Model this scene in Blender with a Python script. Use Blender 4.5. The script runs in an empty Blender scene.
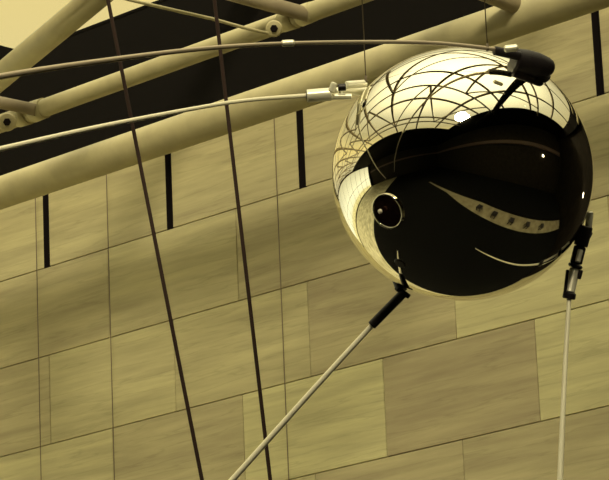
import bpy, bmesh, math, random
from mathutils import Vector, Matrix
random.seed(7)
SC = bpy.context.scene
COL = SC.collection
R = math.radians

# ------------------------------------------------------------------ survey
# the wall's own axes as seen by the camera (x right, y up, z back)
F = 3300.0
up = Vector((-512, 11900, -3300)).normalized()
wv = Vector((-3604, -1070, -3300)); wv = (wv - up * wv.dot(up)).normalized()
AX = -wv; AZ = up; AY = AZ.cross(AX)
M = Matrix((AX, AY, AZ))             # camera axes -> world axes
EYE = Vector((0, 0, 1.7))

def ray(px, py):
    return M @ Vector(((px - 304.5) / F, (240 - py) / F, -1.0))
def P(px, py, d):                    # a surveyed point at a given distance
    return EYE + ray(px, py) * d
def PP(px, py, ax, v):               # a surveyed point on the plane axis = v
    r = ray(px, py)
    return EYE + r * ((v - EYE[ax]) / r[ax])

# ------------------------------------------------------------------ materials
def mat(name, col, rough=.6, metal=0.0, emit=None, es=1.0):
    m = bpy.data.materials.new(name); m.use_nodes = True
    b = m.node_tree.nodes['Principled BSDF']
    b.inputs['Base Color'].default_value = (*col, 1)
    b.inputs['Roughness'].default_value = rough
    b.inputs['Metallic'].default_value = metal
    if max(col) < .08 and not metal: b.inputs['Specular IOR Level'].default_value = .08
    if emit:
        b.inputs['Emission Color'].default_value = (*emit, 1)
        b.inputs['Emission Strength'].default_value = es
    return m

def noisy(name, c1, c2, scale=8, rough=.6, metal=0.0, bump=.0, stretch=(1, 1, 1), detail=6):
    m = mat(name, c1, rough, metal); nt = m.node_tree; b = nt.nodes['Principled BSDF']
    tc = nt.nodes.new('ShaderNodeTexCoord'); mp = nt.nodes.new('ShaderNodeMapping')
    mp.inputs['Scale'].default_value = stretch
    n = nt.nodes.new('ShaderNodeTexNoise'); n.inputs['Scale'].default_value = scale
    n.inputs['Detail'].default_value = detail
    r = nt.nodes.new('ShaderNodeValToRGB')
    r.color_ramp.elements[0].position = .3; r.color_ramp.elements[0].color = (*c1, 1)
    r.color_ramp.elements[1].position = .7; r.color_ramp.elements[1].color = (*c2, 1)
    nt.links.new(tc.outputs['Object'], mp.inputs['Vector']); nt.links.new(mp.outputs[0], n.inputs['Vector'])
    nt.links.new(n.outputs['Fac'], r.inputs['Fac']); nt.links.new(r.outputs['Color'], b.inputs['Base Color'])
    if bump:
        bp = nt.nodes.new('ShaderNodeBump'); bp.inputs['Strength'].default_value = bump; bp.inputs['Distance'].default_value = .01
        nt.links.new(n.outputs['Fac'], bp.inputs['Height']); nt.links.new(bp.outputs[0], b.inputs['Normal'])
    return m

def stone():
    m = mat('bedded_limestone', (.4, .36, .24), .75); nt = m.node_tree; b = nt.nodes['Principled BSDF']
    L = nt.links.new; N = nt.nodes.new
    at = N('ShaderNodeAttribute'); at.attribute_name = 'tone'
    tc = N('ShaderNodeTexCoord')
    off = N('ShaderNodeVectorMath'); off.operation = 'ADD'
    sc = N('ShaderNodeVectorMath'); sc.operation = 'SCALE'; sc.inputs['Scale'].default_value = 13.7
    L(at.outputs['Vector'], sc.inputs[0]); L(tc.outputs['Object'], off.inputs[0]); L(sc.outputs[0], off.inputs[1])
    mp = N('ShaderNodeMapping'); mp.inputs['Scale'].default_value = (.42, 1, 5.5)
    L(off.outputs[0], mp.inputs['Vector'])
    n = N('ShaderNodeTexNoise'); n.inputs['Scale'].default_value = 2.2; n.inputs['Detail'].default_value = 9; n.inputs['Roughness'].default_value = .62; n.inputs['Distortion'].default_value = .15
    L(mp.outputs[0], n.inputs['Vector'])
    # fine dark veins that follow the bedding
    mp2 = N('ShaderNodeMapping'); mp2.inputs['Scale'].default_value = (.5, 1, 8)
    L(off.outputs[0], mp2.inputs['Vector'])
    n2 = N('ShaderNodeTexNoise'); n2.inputs['Scale'].default_value = 1.5; n2.inputs['Detail'].default_value = 5
    L(mp2.outputs[0], n2.inputs['Vector'])
    sub = N('ShaderNodeMath'); sub.operation = 'SUBTRACT'; sub.inputs[1].default_value = .5
    ab = N('ShaderNodeMath'); ab.operation = 'ABSOLUTE'
    L(n2.outputs['Fac'], sub.inputs[0]); L(sub.outputs[0], ab.inputs[0])
    vr = N('ShaderNodeMapRange'); vr.inputs['From Min'].default_value = 0; vr.inputs['From Max'].default_value = .02
    vr.inputs['To Min'].default_value = .86; vr.inputs['To Max'].default_value = 1
    L(ab.outputs[0], vr.inputs['Value'])
    mr = N('ShaderNodeMapRange'); mr.inputs['From Min'].default_value = .25; mr.inputs['From Max'].default_value = .75
    mr.inputs['To Min'].default_value = .80; mr.inputs['To Max'].default_value = 1.16
    L(n.outputs['Fac'], mr.inputs['Value'])
    mix = N('ShaderNodeMix'); mix.data_type = 'RGBA'
    mix.inputs['A'].default_value = (.375, .318, .20, 1)      # brown bed
    mix.inputs['B'].default_value = (.575, .54, .30, 1)       # olive-buff bed
    sp = N('ShaderNodeSeparateXYZ'); L(at.outputs['Vector'], sp.inputs[0]); 
    ad = N('ShaderNodeMath'); ad.operation = 'ADD'; sb = N('ShaderNodeMath'); sb.operation = 'MULTIPLY_ADD'
    sb.inputs[1].default_value = .9; sb.inputs[2].default_value = -.45
    L(n.outputs['Fac'], sb.inputs[0]); L(sp.outputs[0], ad.inputs[0]); L(sb.outputs[0], ad.inputs[1])
    L(ad.outputs[0], mix.inputs['Factor'])
    mu = N('ShaderNodeMath'); mu.operation = 'MULTIPLY'; L(mr.outputs[0], mu.inputs[0]); L(vr.outputs[0], mu.inputs[1])
    vm = N('ShaderNodeVectorMath'); vm.operation = 'SCALE'
    L(mix.outputs['Result'], vm.inputs[0]); L(mu.outputs[0], vm.inputs['Scale']); L(vm.outputs[0], b.inputs['Base Color'])
    bp = N('ShaderNodeBump'); bp.inputs['Strength'].default_value = .35; bp.inputs['Distance'].default_value = .006
    L(n.outputs['Fac'], bp.inputs['Height']); L(bp.outputs[0], b.inputs['Normal'])
    return m

def glass(tint=(.98, .97, .94, 1)):
    m = bpy.data.materials.new('clear_pane'); m.use_nodes = True; nt = m.node_tree
    nt.nodes.remove(nt.nodes['Principled BSDF']); o = nt.nodes['Material Output']
    t = nt.nodes.new('ShaderNodeBsdfTransparent'); t.inputs[0].default_value = tint
    g = nt.nodes.new('ShaderNodeBsdfGlossy'); g.inputs['Roughness'].default_value = .02
    x = nt.nodes.new('ShaderNodeMixShader'); x.inputs[0].default_value = .05
    nt.links.new(t.outputs[0], x.inputs[1]); nt.links.new(g.outputs[0], x.inputs[2]); nt.links.new(x.outputs[0], o.inputs[0])
    return m

STONE = stone()
GLASS = glass()
TINTED = glass((.97, .97, .92, 1))
GROUT = mat('grout', (.22, .19, .11), .9)
VOID = mat('black_slot_lining', (.012, .009, .010), .8)
SOFFIT = mat('black_soffit_paint', (.007, .006, .006), .9)
DARKW = noisy('dark_gallery_wall', (.010, .008, .007), (.02, .016, .012), 2)
CARPET = noisy('dark_carpet', (.002, .002, .0022), (.005, .005, .005), 40, 1)
PALE = noisy('pale_stone_floor', (.36, .33, .20), (.85, .83, .64), .9, .6)
PATH = noisy('worn_walkway_floor', (.17, .14, .08), (.28, .25, .16), 2, .7)
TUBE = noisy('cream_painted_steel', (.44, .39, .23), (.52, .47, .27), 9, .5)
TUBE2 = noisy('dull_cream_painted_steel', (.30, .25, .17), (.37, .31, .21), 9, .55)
MULL = mat('bronze_mullion', (.22, .17, .08), .5)
EDGE = mat('brown_gallery_edge', (.09, .055, .045), .6)
CHROME = mat('polished_aluminium', (.97, .93, .76), .025, 1.0)
BRIGHT = mat('bright_machined_metal', (.95, .92, .74), .38, .35)
BLACKM = mat('blackened_metal', (.018, .014, .016), .42, .3)
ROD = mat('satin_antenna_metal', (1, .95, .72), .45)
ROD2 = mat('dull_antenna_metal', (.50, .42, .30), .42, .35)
PORT = mat('dark_port_cover', (.07, .035, .03), .18, .9)
RIM = mat('pale_rim', (.95, .85, .7), .5)
CABLE = mat('dark_steel_rod', (.022, .012, .010), .75)
WIRE = mat('thin_dark_wire', (.13, .10, .06), .6)
LAMP = mat('lamp_glow', (1, .9, .7), .5, 0, (1, .9, .62), 7)
LAMPW = mat('warm_lamp_glow', (1, .8, .4), .5, 0, (1, .62, .14), 6)

# ------------------------------------------------------------------ mesh helpers
def box(bm, a, b):
    x0, y0, z0 = a; x1, y1, z1 = b
    v = [bm.verts.new(p) for p in ((x0,y0,z0),(x1,y0,z0),(x1,y1,z0),(x0,y1,z0),(x0,y0,z1),(x1,y0,z1),(x1,y1,z1),(x0,y1,z1))]
    fs = [(0,3,2,1),(4,5,6,7),(0,1,5,4),(1,2,6,5),(2,3,7,6),(3,0,4,7)]
    return [bm.faces.new([v[i] for i in f]) for f in fs]

def frame(d):
    d = d.normalized(); a = Vector((0, 0, 1)) if abs(d.z) < .9 else Vector((1, 0, 0))
    x = d.cross(a).normalized(); return x, d.cross(x).normalized()

def tube(bm, pts, radii, seg=24, cap=True):
    """a swept round bar with rounded ends; radii one per point"""
    pts = [Vector(p) for p in pts]; rings = []
    if not hasattr(radii, '__len__'): radii = [radii] * len(pts)
    x, y = frame(pts[-1] - pts[0])
    for i, p in enumerate(pts):
        t = (pts[min(i+1, len(pts)-1)] - pts[max(i-1, 0)]).normalized()
        xx = (x - t * x.dot(t)).normalized(); yy = t.cross(xx)
        rings.append([bm.verts.new(p + (xx*math.cos(2*math.pi*k/seg) + yy*math.sin(2*math.pi*k/seg)) * radii[i]) for k in range(seg)])
    for a, b in zip(rings, rings[1:]):
        for k in range(seg):
            f = bm.faces.new((a[k], a[(k+1) % seg], b[(k+1) % seg], b[k])); f.smooth = True
    if cap:
        bm.faces.new(list(reversed(rings[0]))); bm.faces.new(rings[-1])

def turned(bm, p0, p1, prof, seg=28):
    """lathe profile [(t along 0..1, radius m)] about the line p0-p1"""
    tube_pts = [Vector(p0).lerp(Vector(p1), t) for t, _ in prof]
    x, y = frame(Vector(p1) - Vector(p0)); rings = []
    for p, (_, r) in zip(tube_pts, prof):
        rings.append([bm.verts.new(p + (x*math.cos(2*math.pi*k/seg) + y*math.sin(2*math.pi*k/seg)) * r) for k in range(seg)])
    for a, b in zip(rings, rings[1:]):
        for k in range(seg):
            f = bm.faces.new((a[k], a[(k+1) % seg], b[(k+1) % seg], b[k]))
            f.smooth = False
    bm.faces.new(list(reversed(rings[0]))); bm.faces.new(rings[-1])

def cyl(bm, p0, p1, r, bev=.12, seg=28):
    p0 = Vector(p0); p1 = Vector(p1); L = (p1 - p0).length; b = min(bev * r / L, .3) if L else .1
    turned(bm, p0, p1, [(0, r*(1-bev)), (b, r), (1-b, r), (1, r*(1-bev))], seg)

def obj(name, bm, m, parent=None, **props):
    bmesh.ops.recalc_face_normals(bm, faces=bm.faces)
    me = bpy.data.meshes.new(name); bm.to_mesh(me); bm.free()
    ms = m if isinstance(m, (list, tuple)) else [m]
    for q in ms: me.materials.append(q)
    o = bpy.data.objects.new(name, me); COL.objects.link(o)
    if parent:
        o.parent = parent
        o.matrix_parent_inverse = Matrix.Translation(parent_loc(parent)).inverted()
    for k, v in props.items(): o[k] = v
    return o
def parent_loc(p):
    return Vector(p.location)          # every mesh here keeps its vertices in hall coordinates
def struct(name, bm, m, parent=None):
    o = obj(name, bm, m, parent)
    if not parent: o['kind'] = 'structure'
    return o
def thing(name, label, cat, loc, group=None):
    o = bpy.data.objects.new(name, None); COL.objects.link(o); o.location = loc; o.empty_display_size = .1
    o['label'] = label; o['category'] = cat
    if group: o['group'] = group
    return o
def tag(o, label, cat, group=None):
    o['label'] = label; o['category'] = cat
    if group: o['group'] = group
    return o

# ------------------------------------------------------------------ the hall
XL, XR, YB, YF = -31.0, 5.0, 14.0, -20.0
H = PP(130, 18, 1, YB).z; HS = 7.97             # ceiling; top of the stone
SX0, SX1, SY0, SY1 = -30.6, 1.0, -4.1, YB       # skylight opening

# floor with dark carpet, one pale walkway and a pale strip by the glazing
b = bmesh.new(); box(b, (XL, YF, -.3), (XR, YB + .6, 0)); struct('floor', b, CARPET)
b = bmesh.new(); box(b, (XL, YF, 0), (-13.0, YB, .012)); struct('trim_1', b, PALE)
b = bmesh.new()
vs = [(-2.15, 13.9), (-2.15, 2.2), (-2.05, -.4), (-2.85, -5.0), (-2.65, -5.0), (-1.65, -.4), (-.9, 3.2), (-.9, 13.9)]
lo = [b.verts.new((x, y, 0)) for x, y in vs]; hi = [b.verts.new((x, y, .015)) for x, y in vs]
b.faces.new(lo); b.faces.new(hi)
for i in range(len(vs)): b.faces.new((lo[i], lo[(i+1) % len(vs)], hi[(i+1) % len(vs)], hi[i]))
struct('trim_2', b, PATH)

# ceiling: a black soffit round the skylight
b = bmesh.new()
box(b, (XL, SY1, H), (XR, YB + .6, H + .05)); box(b, (XL, YF, H), (XR, SY0, H + .05))
box(b, (XL, SY0, H), (SX0, SY1, H + .05)); box(b, (SX1, SY0, H), (XR, SY1, H + .05))
struct('ceiling', b, SOFFIT)

# skylight
b = bmesh.new(); box(b, (SX0, SY0, H + .02), (SX1, SY1, H + .035))
sky = struct('window_1', b, GLASS)
b = bmesh.new()
nx, ny = 8, 6
xs = [-28.5, -25.5, -22.5, -19.5, -16.5, -13.4, -10.4, -7.4, -4.4, -1.4]
ys = [11.0, 8.0, 5.0, 2.0, -1.0]
for x in xs: box(b, (x - .10, SY0, H - .10), (x + .10, SY1, H + .019))
for y in ys: box(b, (SX0, y - .10, H - .09), (SX1, y + .10, H + .019))
obj('window_frame', b, MULL, sky)

# glazed end wall
b = bmesh.new(); box(b, (XL - .02, -18.5, .35), (XL, YB, 8.6))
end = struct('window_2', b, TINTED)
b = bmesh.new()
for i in range(9):
    y = -18.5 + i * (32.5 / 8); box(b, (XL + .001, y - .06, .3), (XL + .16, y + .06, 8.6))
for z in (.35, 4.0, 8.55): box(b, (XL + .001, -18.5, z - .05), (XL + .13, YB, z + .05))
obj('window_frame', b, MULL, end)
b = bmesh.new(); box(b, (XL - .3, YF, 8.6), (XL, YB + .6, H)); box(b, (XL - .3, YF, 0), (XL, -18.5, 8.6)); box(b, (XL - .3, -18.5, 0), (XL, YB + .6, .35))
struct('wall_left', b, DARKW)
b = bmesh.new(); box(b, (XR, YF, 0), (XR + .3, YB + .6, H)); struct('wall_right', b, DARKW)
b = bmesh.new(); box(b, (XL, YF - .3, 0), (XR, YF, H)); struct('wall_front', b, DARKW)
# shelf-like gallery edges on the dark walls
b = bmesh.new(); box(b, (XR - .5, YF + .1, 5.6), (XR - .001, YB - .3, 6.1)); struct('trim_3', b, EDGE)
b = bmesh.new(); box(b, (XL + 1, YF + .001, 5.6), (XR - .6, YF + .5, 6.1)); struct('trim_4', b, EDGE)

# the stone wall: panels of a running bond, courses .588 high, 1.158 wide
CH, CW = .589, 1.1585
X0 = -15.46; Z0 = 7.35                      # a joint of the course under the slots
GAP = .0025
XE = -8.1                                    # the stone ends here, a dark gallery beyond
bm = bmesh.new(); tone = bm.faces.layers.float_color.new('tone') if hasattr(bm.faces.layers, 'float_color') else None
panel_tones = []
# tones of the courses one sees: (course k below the slots, panel index n) -> 0 brown .. 1 olive buff
TN = {(-1, 0): .45, (-1, 1): .40, (-1, 2): .30, (-1, 3): .35, (-1, -1): .45, (-1, 4): .3,
      (0, 0): .55, (0, 1): .38, (0, 2): .28, (0, 3): .40, (0, -1): .40, (0, 4): .38,
      (1, -1): .36, (1, 0): .62, (1, 1): .55, (1, 2): .26, (1, 3): .80, (1, 4): .85,
      (2, -1): .62, (2, 0): .35, (2, 1): .92, (2, 2): .12, (2, 3): .88, (2, -2): .5,
      (3, -1): .85, (3, 0): .38, (3, 1): .60, (3, 2): .26, (3, 3): .30, (3, 4): .4}
slots = []
SW = .054
for k in range(-2, 13):
    ztop = Z0 - k * CH; zbot = ztop - CH
    if k == 12: zbot = 0
    if ztop > HS: ztop = HS
    if ztop <= zbot: continue
    half = 0 if k % 2 else .5            # odd courses line up with the slots
    for n in range(-15, 8):
        xa = X0 + (n + half) * CW; xb = xa + CW
        if half: pass
        xa2, xb2 = max(xa, XL), min(xb, XE)
        if xb2 - xa2 < .05: continue
        ga = gb = GAP
        if k in (-1, -2):
            ga = gb = SW / 2
            if xa2 == XL: ga = GAP
            if xb2 == XE: gb = GAP
        t = TN.get((k, n if not half else n), random.uniform(.15, .8))
        a = (xa2 + ga, YB, zbot + GAP); c = (xb2 - gb, YB + .05, ztop - GAP)
        if k == -2: a = (xa2 + ga, YB, zbot - GAP)
        fs = box(bm, a, c); e = .006
        panel_tones += [t] * 6
        if k in (-1,): slots.append(xa) if XL < xa < XE else None
bmesh.ops.recalc_face_normals(bm, faces=bm.faces)
me = bpy.data.meshes.new('wall_back'); bm.to_mesh(me); bm.free()
at = me.attributes.get('tone')
if at: me.attributes.remove(at)
at = me.attributes.new('tone', 'FLOAT_VECTOR', 'FACE')
for i, t in enumerate(panel_tones): at.data[i].vector = (t, (t * 7.31 + i // 6 * .37) % 3, (i // 6 * .71) % 5)
me.materials.append(STONE)
wall = bpy.data.objects.new('wall_back', me); COL.objects.link(wall); wall['kind'] = 'structure'
bv = wall.modifiers.new('arris', 'BEVEL'); bv.width = .003; bv.segments = 1
b = bmesh.new(); box(b, (XL, YB + .022, 0), (XE, YB + .3, Z0 - .004)); obj('grout_bed', b, GROUT, wall)
b = bmesh.new(); box(b, (XL, YB + .04, Z0), (XE, YB + .3, HS)); obj('slot_lining', b, VOID, wall)
for xa in sorted(set(slots)):
    if not -19 < xa < XE - .1: continue
    b = bmesh.new()
    for sg in (-1, 1):
        x_ = xa + sg * SW / 2; box(b, (min(x_, x_ - sg*.004), YB - .001, Z0), (max(x_, x_ - sg*.004), YB + .05, HS))
    box(b, (xa - SW/2, YB + .0005, Z0 - .003), (xa + SW/2, YB + .05, Z0 + .003))
    obj('slot_frame', b, VOID, wall, label='narrow black vertical slot')
b = bmesh.new(); box(b, (XL, YB, HS), (XR, YB + .3, H)); struct('wall_2', b, SOFFIT)
# dark gallery opening right of the stone
b = bmesh.new(); box(b, (XE, YB + .3, 0), (XR, YB + .6, H)); struct('wall_1', b, DARKW)
b = bmesh.new(); box(b, (XL - 30, YF - 10, -.5), (XL - .3, YB + 15, -.3)); struct('ground', b, PALE)

# ------------------------------------------------------------------ roof truss
truss = thing('roof_truss', 'cream tubular steel roof truss under the black ceiling along top of stone wall', 'roof truss', PP(300, 90, 1, 13.55))
def along(p, ax0, ax1):
    return [Vector((ax0, p.y, p.z)), Vector((ax1, p.y, p.z))]
YT = 13.40
p = PP(300, 91.5, 1, YT); r1 = 17.6 * (p - EYE).length / F
b = bmesh.new(); tube(b, along(p, XL + .3, XE + 3), r1, 48); obj('bottom_chord', b, TUBE, truss)
p2 = PP(200, 52, 1, 12.9)
b = bmesh.new(); tube(b, along(p2, XL + .3, XE + 3), 9.6 * (p2 - EYE).length / F, 32); obj('upper_chord', b, TUBE, truss)
def brace(a, c, rp, m=TUBE, nm='brace', seg=28):
    bb = bmesh.new(); tube(bb, [a, c], rp * (a - EYE).length / F, seg); return obj(nm, bb, m, truss)
def q(px, py, y): return PP(px, py, 1, y)
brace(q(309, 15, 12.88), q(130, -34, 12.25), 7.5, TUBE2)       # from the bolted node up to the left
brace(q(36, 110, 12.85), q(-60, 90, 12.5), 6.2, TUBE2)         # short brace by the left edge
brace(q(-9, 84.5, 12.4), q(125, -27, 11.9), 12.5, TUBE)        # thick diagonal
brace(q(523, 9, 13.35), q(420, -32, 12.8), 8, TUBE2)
# eyed nodes
for cx, cy, rr in ((274, 28.5, 8.5), (7, 122, 9.5)):
    nd = q(cx, cy, 12.70); s = (nd - EYE).length / F
    bb = bmesh.new(); d = (EYE - nd).normalized()
    a = nd + d * 5 * s; c = nd - d * 9 * s
    turned(bb, c, a, [(0, rr*s*.8), (.1, rr*s), (.75, rr*s), (.93, rr*s*.85), (1, rr*s*.45)]); n_o = obj('node', bb, TUBE, truss)
    bb = bmesh.new(); turned(bb, a - d*.5*s, a + d * 1.6 * s, [(0, 4*s), (.6, 4*s), (1, 3.2*s)], 6); obj('bolt', bb, VOID, n_o, label='dark bolt head')
    for sg in (-1, 1):       # the sockets the chord is plugged into
        bb = bmesh.new(); x = Vector((nd.x, p2.y, p2.z))
        x = Vector((nd.x + sg * .02, p2.y, p2.z)); tube(bb, [x, x + Vector((sg * .10, 0, 0))], [11*s, 10.4*s], 32); obj('socket', bb, TUBE, n_o)
# dark gusset at the left
bb = bmesh.new()
g = [q(-14, 41, 12.62), q(3, 46, 12.62), q(25, 51.5, 12.62), q(0, 74, 12.62), q(-14, 86, 12.62)]
fr = [bb.verts.new(v) for v in g]; bk = [bb.verts.new(v + Vector((0, .03, 0))) for v in g]
bb.faces.new(fr); bb.faces.new(bk)
for i in range(5): bb.faces.new((fr[i], fr[(i+1) % 5], bk[(i+1) % 5], bk[i]))
obj('gusset', bb, SOFFIT, truss, label='black gusset plate')
# slender light stay rod ending at the node
bb = bmesh.new(); pts = [q(60, -19, 11.4), q(130, 0, 11.7), q(180, 11.5, 12.0), q(213, 19, 12.25), q(245, 28, 12.4), q(268, 33.5, 12.52)]
tube(bb, pts, [1.7 * (v - EYE).length / F for v in pts], 12); obj('stay_rod', bb, TUBE, truss)
# the rest of the space frame below the skylight
def zc(y): return 8.3
for y in (8.7, 3.6, -1.5):
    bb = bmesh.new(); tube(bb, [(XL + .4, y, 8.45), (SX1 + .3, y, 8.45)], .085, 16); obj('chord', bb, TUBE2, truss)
for ya, yb_ in ((8.7, 3.6), (3.6, -1.5)):
    for j in range(-2, 4):
        xa = -19.2 + j * 4.8
        for x0_, x1_ in ((xa, xa + 2.4), (xa + 4.8, xa + 2.4)):
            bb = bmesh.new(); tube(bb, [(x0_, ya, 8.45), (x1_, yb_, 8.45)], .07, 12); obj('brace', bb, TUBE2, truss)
bb = bmesh.new(); tube(bb, [(-6.6, 11.6, 8.5), (-5.6, 10.6, 8.5), (.9, 3.9, 8.5), (2.6, .4, 8.5)], [.18, .22, .22, .22], 24)  # unseen black bar, added so the ball mirrors a dark streak
tag(obj('streak_stand_in', bb, SOFFIT), 'long black bar added under the skylight to make the dark slanting streak on the ball top', 'stand_in')

# ------------------------------------------------------------------ hanging rods and wires
def line_obj(name, pa, pb, y, rpx, m, label, cat, group=None):
    """rod in the vertical plane Y=y through two surveyed points, from the ceiling to the floor"""
    A = q(*pa, y); B = q(*pb, y); d = B - A
    top = A + d * ((H - .02 - A.z) / d.z); bot = A + d * ((.02 - A.z) / d.z)
    bb = bmesh.new(); r = rpx * (A - EYE).length / F
    tube(bb, [top, bot], r, 14)
    turned(bb, top + Vector((0, 0, .018)), top - Vector((0, 0, .05)), [(0, r*3), (.4, r*3), (.5, r*1.6), (1, r*1.5)], 16)
    turned(bb, bot - Vector((0, 0, .018)), bot + Vector((0, 0, .05)), [(0, r*3), (.4, r*3), (.5, r*1.6), (1, r*1.5)], 16)
    return tag(obj(name, bb, m), label, cat, group)
line_obj('hanging_rod', (108, 0), (202, 480), 11.5, 1.9, CABLE, 'dark slanting rod left of the other dark rod, crossing the stone wall', 'rod')
line_obj('hanging_rod', (218.5, 35), (270, 478), 11.4, 1.9, CABLE, 'dark steep rod crossed near the bottom by the pale lower-left antenna', 'rod')
for (pa, pb, lab) in (((34, 176), (42, 480), 'thin dark wire down the stone wall nearest the left edge, beside the leftmost slot'),
                      ((105.5, 181), (115.5, 480), 'thin dark wire down the stone wall between leftmost black slot and slanting rod'),
                      ((273, 127), (290, 475), 'thin dark wire down the stone wall between the steep dark rod and the ball')):
    A = q(*pa, 13.9); B = q(*pb, 13.9)
    bb = bmesh.new(); m_ = (A + B) / 2
    tube(bb, [Vector((m_.x, 13.9, 7.92)), Vector((m_.x, 13.9, .012))], .0034, 8)
    tag(obj('hanging_wire', bb, WIRE), lab, 'wire')

# ------------------------------------------------------------------ the satellite
DS = 7.36
S = P(462.7, 174, DS); px = DS / F
cr = M @ Vector((1, 0, 0)); cu = M @ Vector((0, 1, 0)); cb = M @ Vector((0, 0, 1))
sat = thing('satellite', 'polished metal ball satellite with four long antennas, hanging before the stone wall', 'satellite', S)
RX, RY = 130.8 * px, 127 * px; RZ = 129 * px
b = bmesh.new(); bmesh.ops.create_uvsphere(b, u_segments=128, v_segments=72, radius=1)
for v in b.verts:
    c = v.co.copy(); v.co = S + cr * (c.x * RX) + cu * (c.y * RY) + cb * (c.z * RZ)
for f in b.faces: f.smooth = True
shell = obj('shell', b, CHROME, sat)

def on(pxx, pyy):                       # point and outward direction on the front of the ball
    x = (pxx - 462.7) / 130.8; y = (174 - pyy) / 127; z = math.sqrt(max(0, 1 - x*x - y*y))
    pt = S + cr*x*RX + cu*y*RY + cb*z*RZ
    return pt, (cr*x/RX + cu*y/RY + cb*z/RZ).normalized()

def ring(bm, c, n, R0, r, seg=48, s2=10):
    x, y = frame(n); rs = []
    for i in range(seg):
        a = 2*math.pi*i/seg; e = x*math.cos(a) + y*math.sin(a)
        rs.append([bm.verts.new(c + e*(R0 + r*math.cos(2*math.pi*j/s2)) + n*r*math.sin(2*math.pi*j/s2)) for j in range(s2)])
    for i in range(seg):
        for j in range(s2):
            f = bm.faces.new((rs[i][j], rs[(i+1) % seg][j], rs[(i+1) % seg][(j+1) % s2], rs[i][(j+1) % s2])); f.smooth = True

# round port low on the left
c, n = on(385.5, 212)
bb = bmesh.new(); turned(bb, c - n*.008, c + n*.0015, [(0, .038), (.8, .038), (1, .036)], 48)
port = obj('port', bb, PORT, sat, label='dark round port cover')
bb = bmesh.new(); ring(bb, c + n*.0006, n, .038, .0026); obj('port_ring', bb, CHROME, port)
bb = bmesh.new(); c2 = c + n*.0018 - cr*.016 + cu*.0
turned(bb, c2 - n*.002, c2 + n*.003, [(0, .005), (.7, .005), (1, .003)], 20); obj('screw', bb, RIM, port)
c, n = on(398, 263)
bb = bmesh.new(); turned(bb, c - n*.008, c + n*.002, [(0, .014), (.8, .014), (1, .012)], 32); obj('valve', bb, BLACKM, sat, label='small round dark valve')

def seg_(bm, a, c_, r0, d0=7.36, d1=7.36, bev=.14):   # a turned piece between two surveyed pixels
    A = P(a[0], a[1], d0); B = P(c_[0], c_[1], d1); cyl(bm, A, B, r0 * px, bev); return A, B
def rod(pts, rad, parent, m, label):
    """smooth tapering antenna through surveyed (x, y, distance) points"""
    W = [P(*t) for t in pts]; bb = bmesh.new(); out = []; rr = []
    for i in range(len(W) - 1):
        p0 = W[max(i-1, 0)]; p1 = W[i]; p2_ = W[i+1]; p3 = W[min(i+2, len(W)-1)]
        for s in range(8):
            t = s / 8
            out.append(.5*((2*p1) + (-p0+p2_)*t + (2*p0-5*p1+4*p2_-p3)*t*t + (-p0+3*p1-3*p2_+p3)*t**3))
            rr.append((rad[i]*(1-t) + rad[i+1]*t) * pts[i][2] / F)
    out.append(W[-1]); rr.append(rad[-1] * pts[-1][2] / F)
    tube(bb, out, rr, 16)
    return obj('rod', bb, m, parent)

def antenna(label):
    o = bpy.data.objects.new('antenna', None); COL.objects.link(o); o.parent = sat
    o.matrix_parent_inverse = Matrix.Translation(S).inverted(); o.location = S; o['label'] = label; o.empty_display_size = .05
    return o

# upper antenna, mount at the upper right
a1 = antenna('upper antenna reaching left from the black bracket at the upper right')
c, n = on(531, 71)
bb = bmesh.new(); turned(bb, c - n*.02, c + n*.014, [(0, .042), (.75, .042), (.9, .034), (1, .030)], 36); obj('flange', bb, BLACKM, a1)
bb = bmesh.new()
A = P(513.5, 60, 7.235); B = P(552.5, 68.5, 7.27)
turned(bb, A, B, [(0, 9.5*px), (.04, 12*px), (.3, 13*px), (.6, 12.5*px), (.85, 10*px), (.95, 8*px), (1, 5.5*px)], 36); obj('bracket', bb, BLACKM, a1)
bb = bmesh.new(); seg_(bb, (520, 56), (494, 50.5), 4.6, 7.22, 7.20); obj('sleeve', bb, BLACKM, a1)
bb = bmesh.new(); seg_(bb, (518, 47.5), (504, 49), 3.6, 7.17, 7.17, .4); obj('bolt', bb, BRIGHT, a1, label='bright bolt')
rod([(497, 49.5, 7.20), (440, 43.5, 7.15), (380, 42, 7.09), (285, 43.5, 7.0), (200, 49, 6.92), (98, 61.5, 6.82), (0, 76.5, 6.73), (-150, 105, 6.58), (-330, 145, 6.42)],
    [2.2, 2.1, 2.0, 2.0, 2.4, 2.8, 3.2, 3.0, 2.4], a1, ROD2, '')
bb = bmesh.new(); seg_(bb, (281, 43.4), (295, 42.8), 3.2, 7.0, 7.0, .5); obj('collar', bb, BRIGHT, a1)

# left antenna, bright clamp behind the left shoulder
a2 = antenna('left antenna reaching left from the bright metal clamp')
bb = bmesh.new(); seg_(bb, (374, 92), (342, 90), 4.5, 7.40, 7.37); obj('bracket', bb, BRIGHT, a2)
bb = bmesh.new(); seg_(bb, (332, 94), (307, 96), 6.6, 7.33, 7.33, .08); obj('sleeve', bb, BRIGHT, a2)
bb = bmesh.new(); seg_(bb, (307.4, 96), (306.2, 96.1), 5.2, 7.33, 7.33, .05); obj('socket', bb, BLACKM, a2)
bb = bmesh.new(); seg_(bb, (352, 96.5), (330, 96.5), 3.2, 7.33, 7.33, .2); obj('bracket', bb, BRIGHT, a2)
bb = bmesh.new(); seg_(bb, (366, 83.5), (346, 85), 3.9, 7.36, 7.34, .15); obj('sleeve', bb, BRIGHT, a2)
bb = bmesh.new(); seg_(bb, (346, 87), (338, 87.6), 3.6, 7.32, 7.32, .2); obj('nut', bb, BLACKM, a2, label='dark nut')
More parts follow.
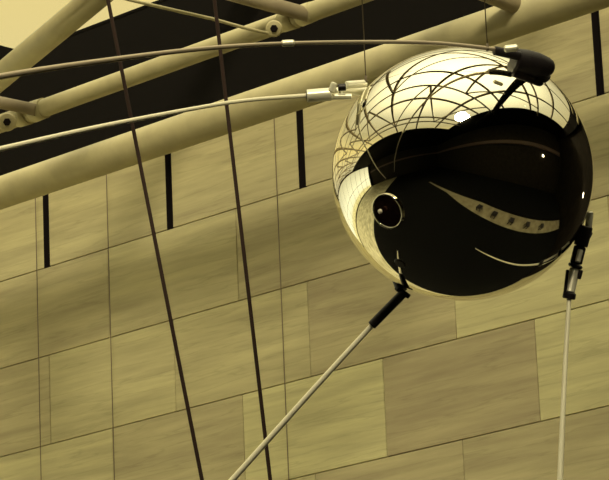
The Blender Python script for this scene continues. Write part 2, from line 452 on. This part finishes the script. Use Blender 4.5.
bb = bmesh.new(); seg_(bb, (334.5, 82.5), (331, 92), 3.3, 7.32, 7.32, .3); obj('bolt', bb, BRIGHT, a2)
bb = bmesh.new(); seg_(bb, (339, 92), (330, 92), 4.6, 7.34, 7.34, .2); obj('nut', bb, BRIGHT, a2)
rod([(309, 95.5, 7.33), (250, 100, 7.28), (200, 107.5, 7.22), (98, 127, 7.12), (0, 149, 7.02), (-150, 184, 6.86), (-300, 222, 6.70)],
    [2.3, 2.0, 2.1, 2.4, 2.7, 2.6, 2.2], a2, ROD, '')

# lower left antenna
a3 = antenna('lower left antenna with a black sleeve')
c, n = on(405, 283)
bb = bmesh.new(); turned(bb, P(399, 279, 7.38), P(402.5, 290, 7.37), [(0, .016), (.9, .015), (1, .012)], 28); obj('flange', bb, BLACKM, a3)
bb = bmesh.new(); seg_(bb, (395.5, 287), (409.5, 297), 2.6, 7.37, 7.37, .3); obj('bracket', bb, BLACKM, a3)
bb = bmesh.new(); seg_(bb, (404, 292.5), (371.5, 325.5), 4.7, 7.37, 7.38, .1); obj('sleeve', bb, BLACKM, a3, label='black sleeve')
rod([(375, 322, 7.38), (310, 393, 7.40), (234, 478, 7.43), (150, 572, 7.46), (60, 672, 7.50)],
    [2.6, 2.8, 3.1, 3.0, 2.6], a3, ROD, '')

# lower right antenna
a4 = antenna('lower right antenna hanging down from the banded clamp')
bb = bmesh.new(); seg_(bb, (570, 226), (590, 238), 6.0, 7.37, 7.37, .15); obj('flange', bb, BLACKM, a4)
bb = bmesh.new(); seg_(bb, (586, 226), (580.5, 246), 7.2, 7.36, 7.36, .12); obj('bracket', bb, BLACKM, a4)
bb = bmesh.new(); seg_(bb, (590, 211), (588.5, 228), 3.6, 7.37, 7.37, .4); obj('bolt', bb, BRIGHT, a4, label='bright bolt')
bb = bmesh.new(); seg_(bb, (580, 247), (576, 263), 6.2, 7.36, 7.35, .1); obj('sleeve', bb, BLACKM, a4)
bb = bmesh.new(); seg_(bb, (580.5, 250), (577.5, 262), 2.8, 7.338, 7.33, .1); obj('pin', bb, BRIGHT, a4, label='bright pin')
bb = bmesh.new(); seg_(bb, (576, 264), (574.7, 268), 7.4, 7.35, 7.35, .2); obj('collar', bb, BLACKM, a4)
bb = bmesh.new(); seg_(bb, (581, 270), (578.5, 279), 2.4, 7.34, 7.34, .3); obj('screw', bb, BLACKM, a4)
bb = bmesh.new(); seg_(bb, (574.5, 269), (569.5, 293), 5.2, 7.35, 7.33, .1); obj('sleeve', bb, BRIGHT, a4)
bb = bmesh.new(); seg_(bb, (567.5, 270), (564.5, 296), 1.6, 7.33, 7.32, .1); obj('strip', bb, BLACKM, a4)
bb = bmesh.new(); seg_(bb, (569.8, 292.5), (568.6, 299), 6.6, 7.33, 7.33, .15); obj('collar', bb, BLACKM, a4)
rod([(569.3, 296, 7.33), (566, 350, 7.27), (563, 410, 7.19), (560, 480, 7.10), (555, 580, 6.98), (549, 700, 6.84)],
    [2.2, 2.3, 2.6, 3.0, 3.0, 2.5], a4, ROD, '')

# its suspension wires
for pa, d, lab in (((366, 81), 7.355, 'thin wire rising from the bright clamp left of the ball to the ceiling'),
                   ((487.5, 49), 7.19, 'thin wire rising from the black bracket on top of the ball to the ceiling')):
    A = P(*pa, d); bb = bmesh.new()
    tube(bb, [A, Vector((A.x, A.y, H - .02))], .0013, 8)
    tube(bb, [A - Vector((0, 0, .004)), A + Vector((0, 0, .012))], .0035, 10)
    tag(obj('suspension_wire', bb, WIRE), lab, 'wire')

# ------------------------------------------------------------------ lamps, and added stand-ins for dark spots, that the ball mirrors
def globe(loc, r, m, label, down):
    t = thing('lamp', label, 'lamp', loc)
    bb = bmesh.new(); bmesh.ops.create_uvsphere(bb, u_segments=24, v_segments=16, radius=r)
    for v in bb.verts: v.co += Vector(loc)
    for f in bb.faces: f.smooth = True
    obj('lamp_globe', bb, m, t)
    bb = bmesh.new(); cyl(bb, Vector(loc) + Vector(down) * r * .8, Vector(loc) + Vector(down) * (r * .8 + .232), r * .5); obj('lamp_base', bb, BLACKM, t)
globe((4.634, 9.3, 4.7), .17, LAMP, 'round lamp on the dark right wall, mirrored right of the ball centre', (1, 0, 0))
globe((-3.9, 13.942, 4.05), .16, LAMP, 'round lamp in the dark gallery, mirrored near the right rim of the ball', (0, 1, 0))
for y in (3.4, 4.6, 5.9, 7.3, 9.0):  # invented seats where the ball shows dark spots of unknown origin
    bb = bmesh.new(); box(bb, (-1.9, y, .32), (-1.52, y + .34, .40))
    for x_ in (-1.88, -1.59):
        for y_ in (y + .02, y + .27): box(bb, (x_, y_, .015), (x_ + .05, y_ + .05, .32))
    tag(obj('stand_in_stool', bb, BLACKM), 'low black stand-in added on the pale walkway for an unidentified dark spot in the ball', 'stand_in_stool', 'black stand-ins for dark spots along the walkway')

# ------------------------------------------------------------------ daylight
w = bpy.data.worlds.new('sky'); SC.world = w; w.use_nodes = True; nt = w.node_tree
bg = nt.nodes['Background']; tc = nt.nodes.new('ShaderNodeTexCoord'); sp = nt.nodes.new('ShaderNodeSeparateXYZ')
rp = nt.nodes.new('ShaderNodeValToRGB'); e = rp.color_ramp.elements
e[0].position = .35; e[0].color = (.24, .22, .13, 1); e[1].position = 1; e[1].color = (1, .92, .60, 1)
for pos, kk, c in ((.5, .52, (1, .97, .72)), (.6, .26, (1, .93, .6)), (.675, .35, (1, .82, .33)), (.74, .22, (1, .88, .46)), (.82, .30, (1, .93, .58)), (.90, .60, (1, .93, .60))):
    k = e.new(pos); k.color = (c[0]*kk, c[1]*kk, c[2]*kk, 1)
mr = nt.nodes.new('ShaderNodeMapRange'); mr.inputs['From Min'].default_value = -1
nt.links.new(tc.outputs['Generated'], sp.inputs[0]); nt.links.new(sp.outputs['Z'], mr.inputs['Value'])
nt.links.new(mr.outputs[0], rp.inputs['Fac']); nt.links.new(rp.outputs[0], bg.inputs['Color'])
bg.inputs['Strength'].default_value = 2.5
sl = bpy.data.lights.new('sun', 'SUN'); so = bpy.data.objects.new('sun', sl); COL.objects.link(so)
sl.energy = 2.3; sl.angle = R(11); sl.color = (1, .90, .60)
so.rotation_euler = Vector((.555, -.59, .585)).to_track_quat('Z', 'Y').to_euler()

# ------------------------------------------------------------------ camera
cd = bpy.data.cameras.new('camera'); cam = bpy.data.objects.new('camera', cd); COL.objects.link(cam); SC.camera = cam
cd.sensor_fit = 'HORIZONTAL'; cd.sensor_width = 36; cd.lens = F / 609 * 36; cd.clip_end = 200; cd.clip_start = .1
cam.matrix_world = Matrix.Translation(EYE) @ M.to_4x4()
vs = SC.view_settings; vs.view_transform = 'Standard'; vs.look = 'None'; vs.exposure = .1; vs.gamma = 1; vs.use_curve_mapping = False
SC.cycles.max_bounces = 10; SC.cycles.transparent_max_bounces = 16; SC.cycles.diffuse_bounces = 5
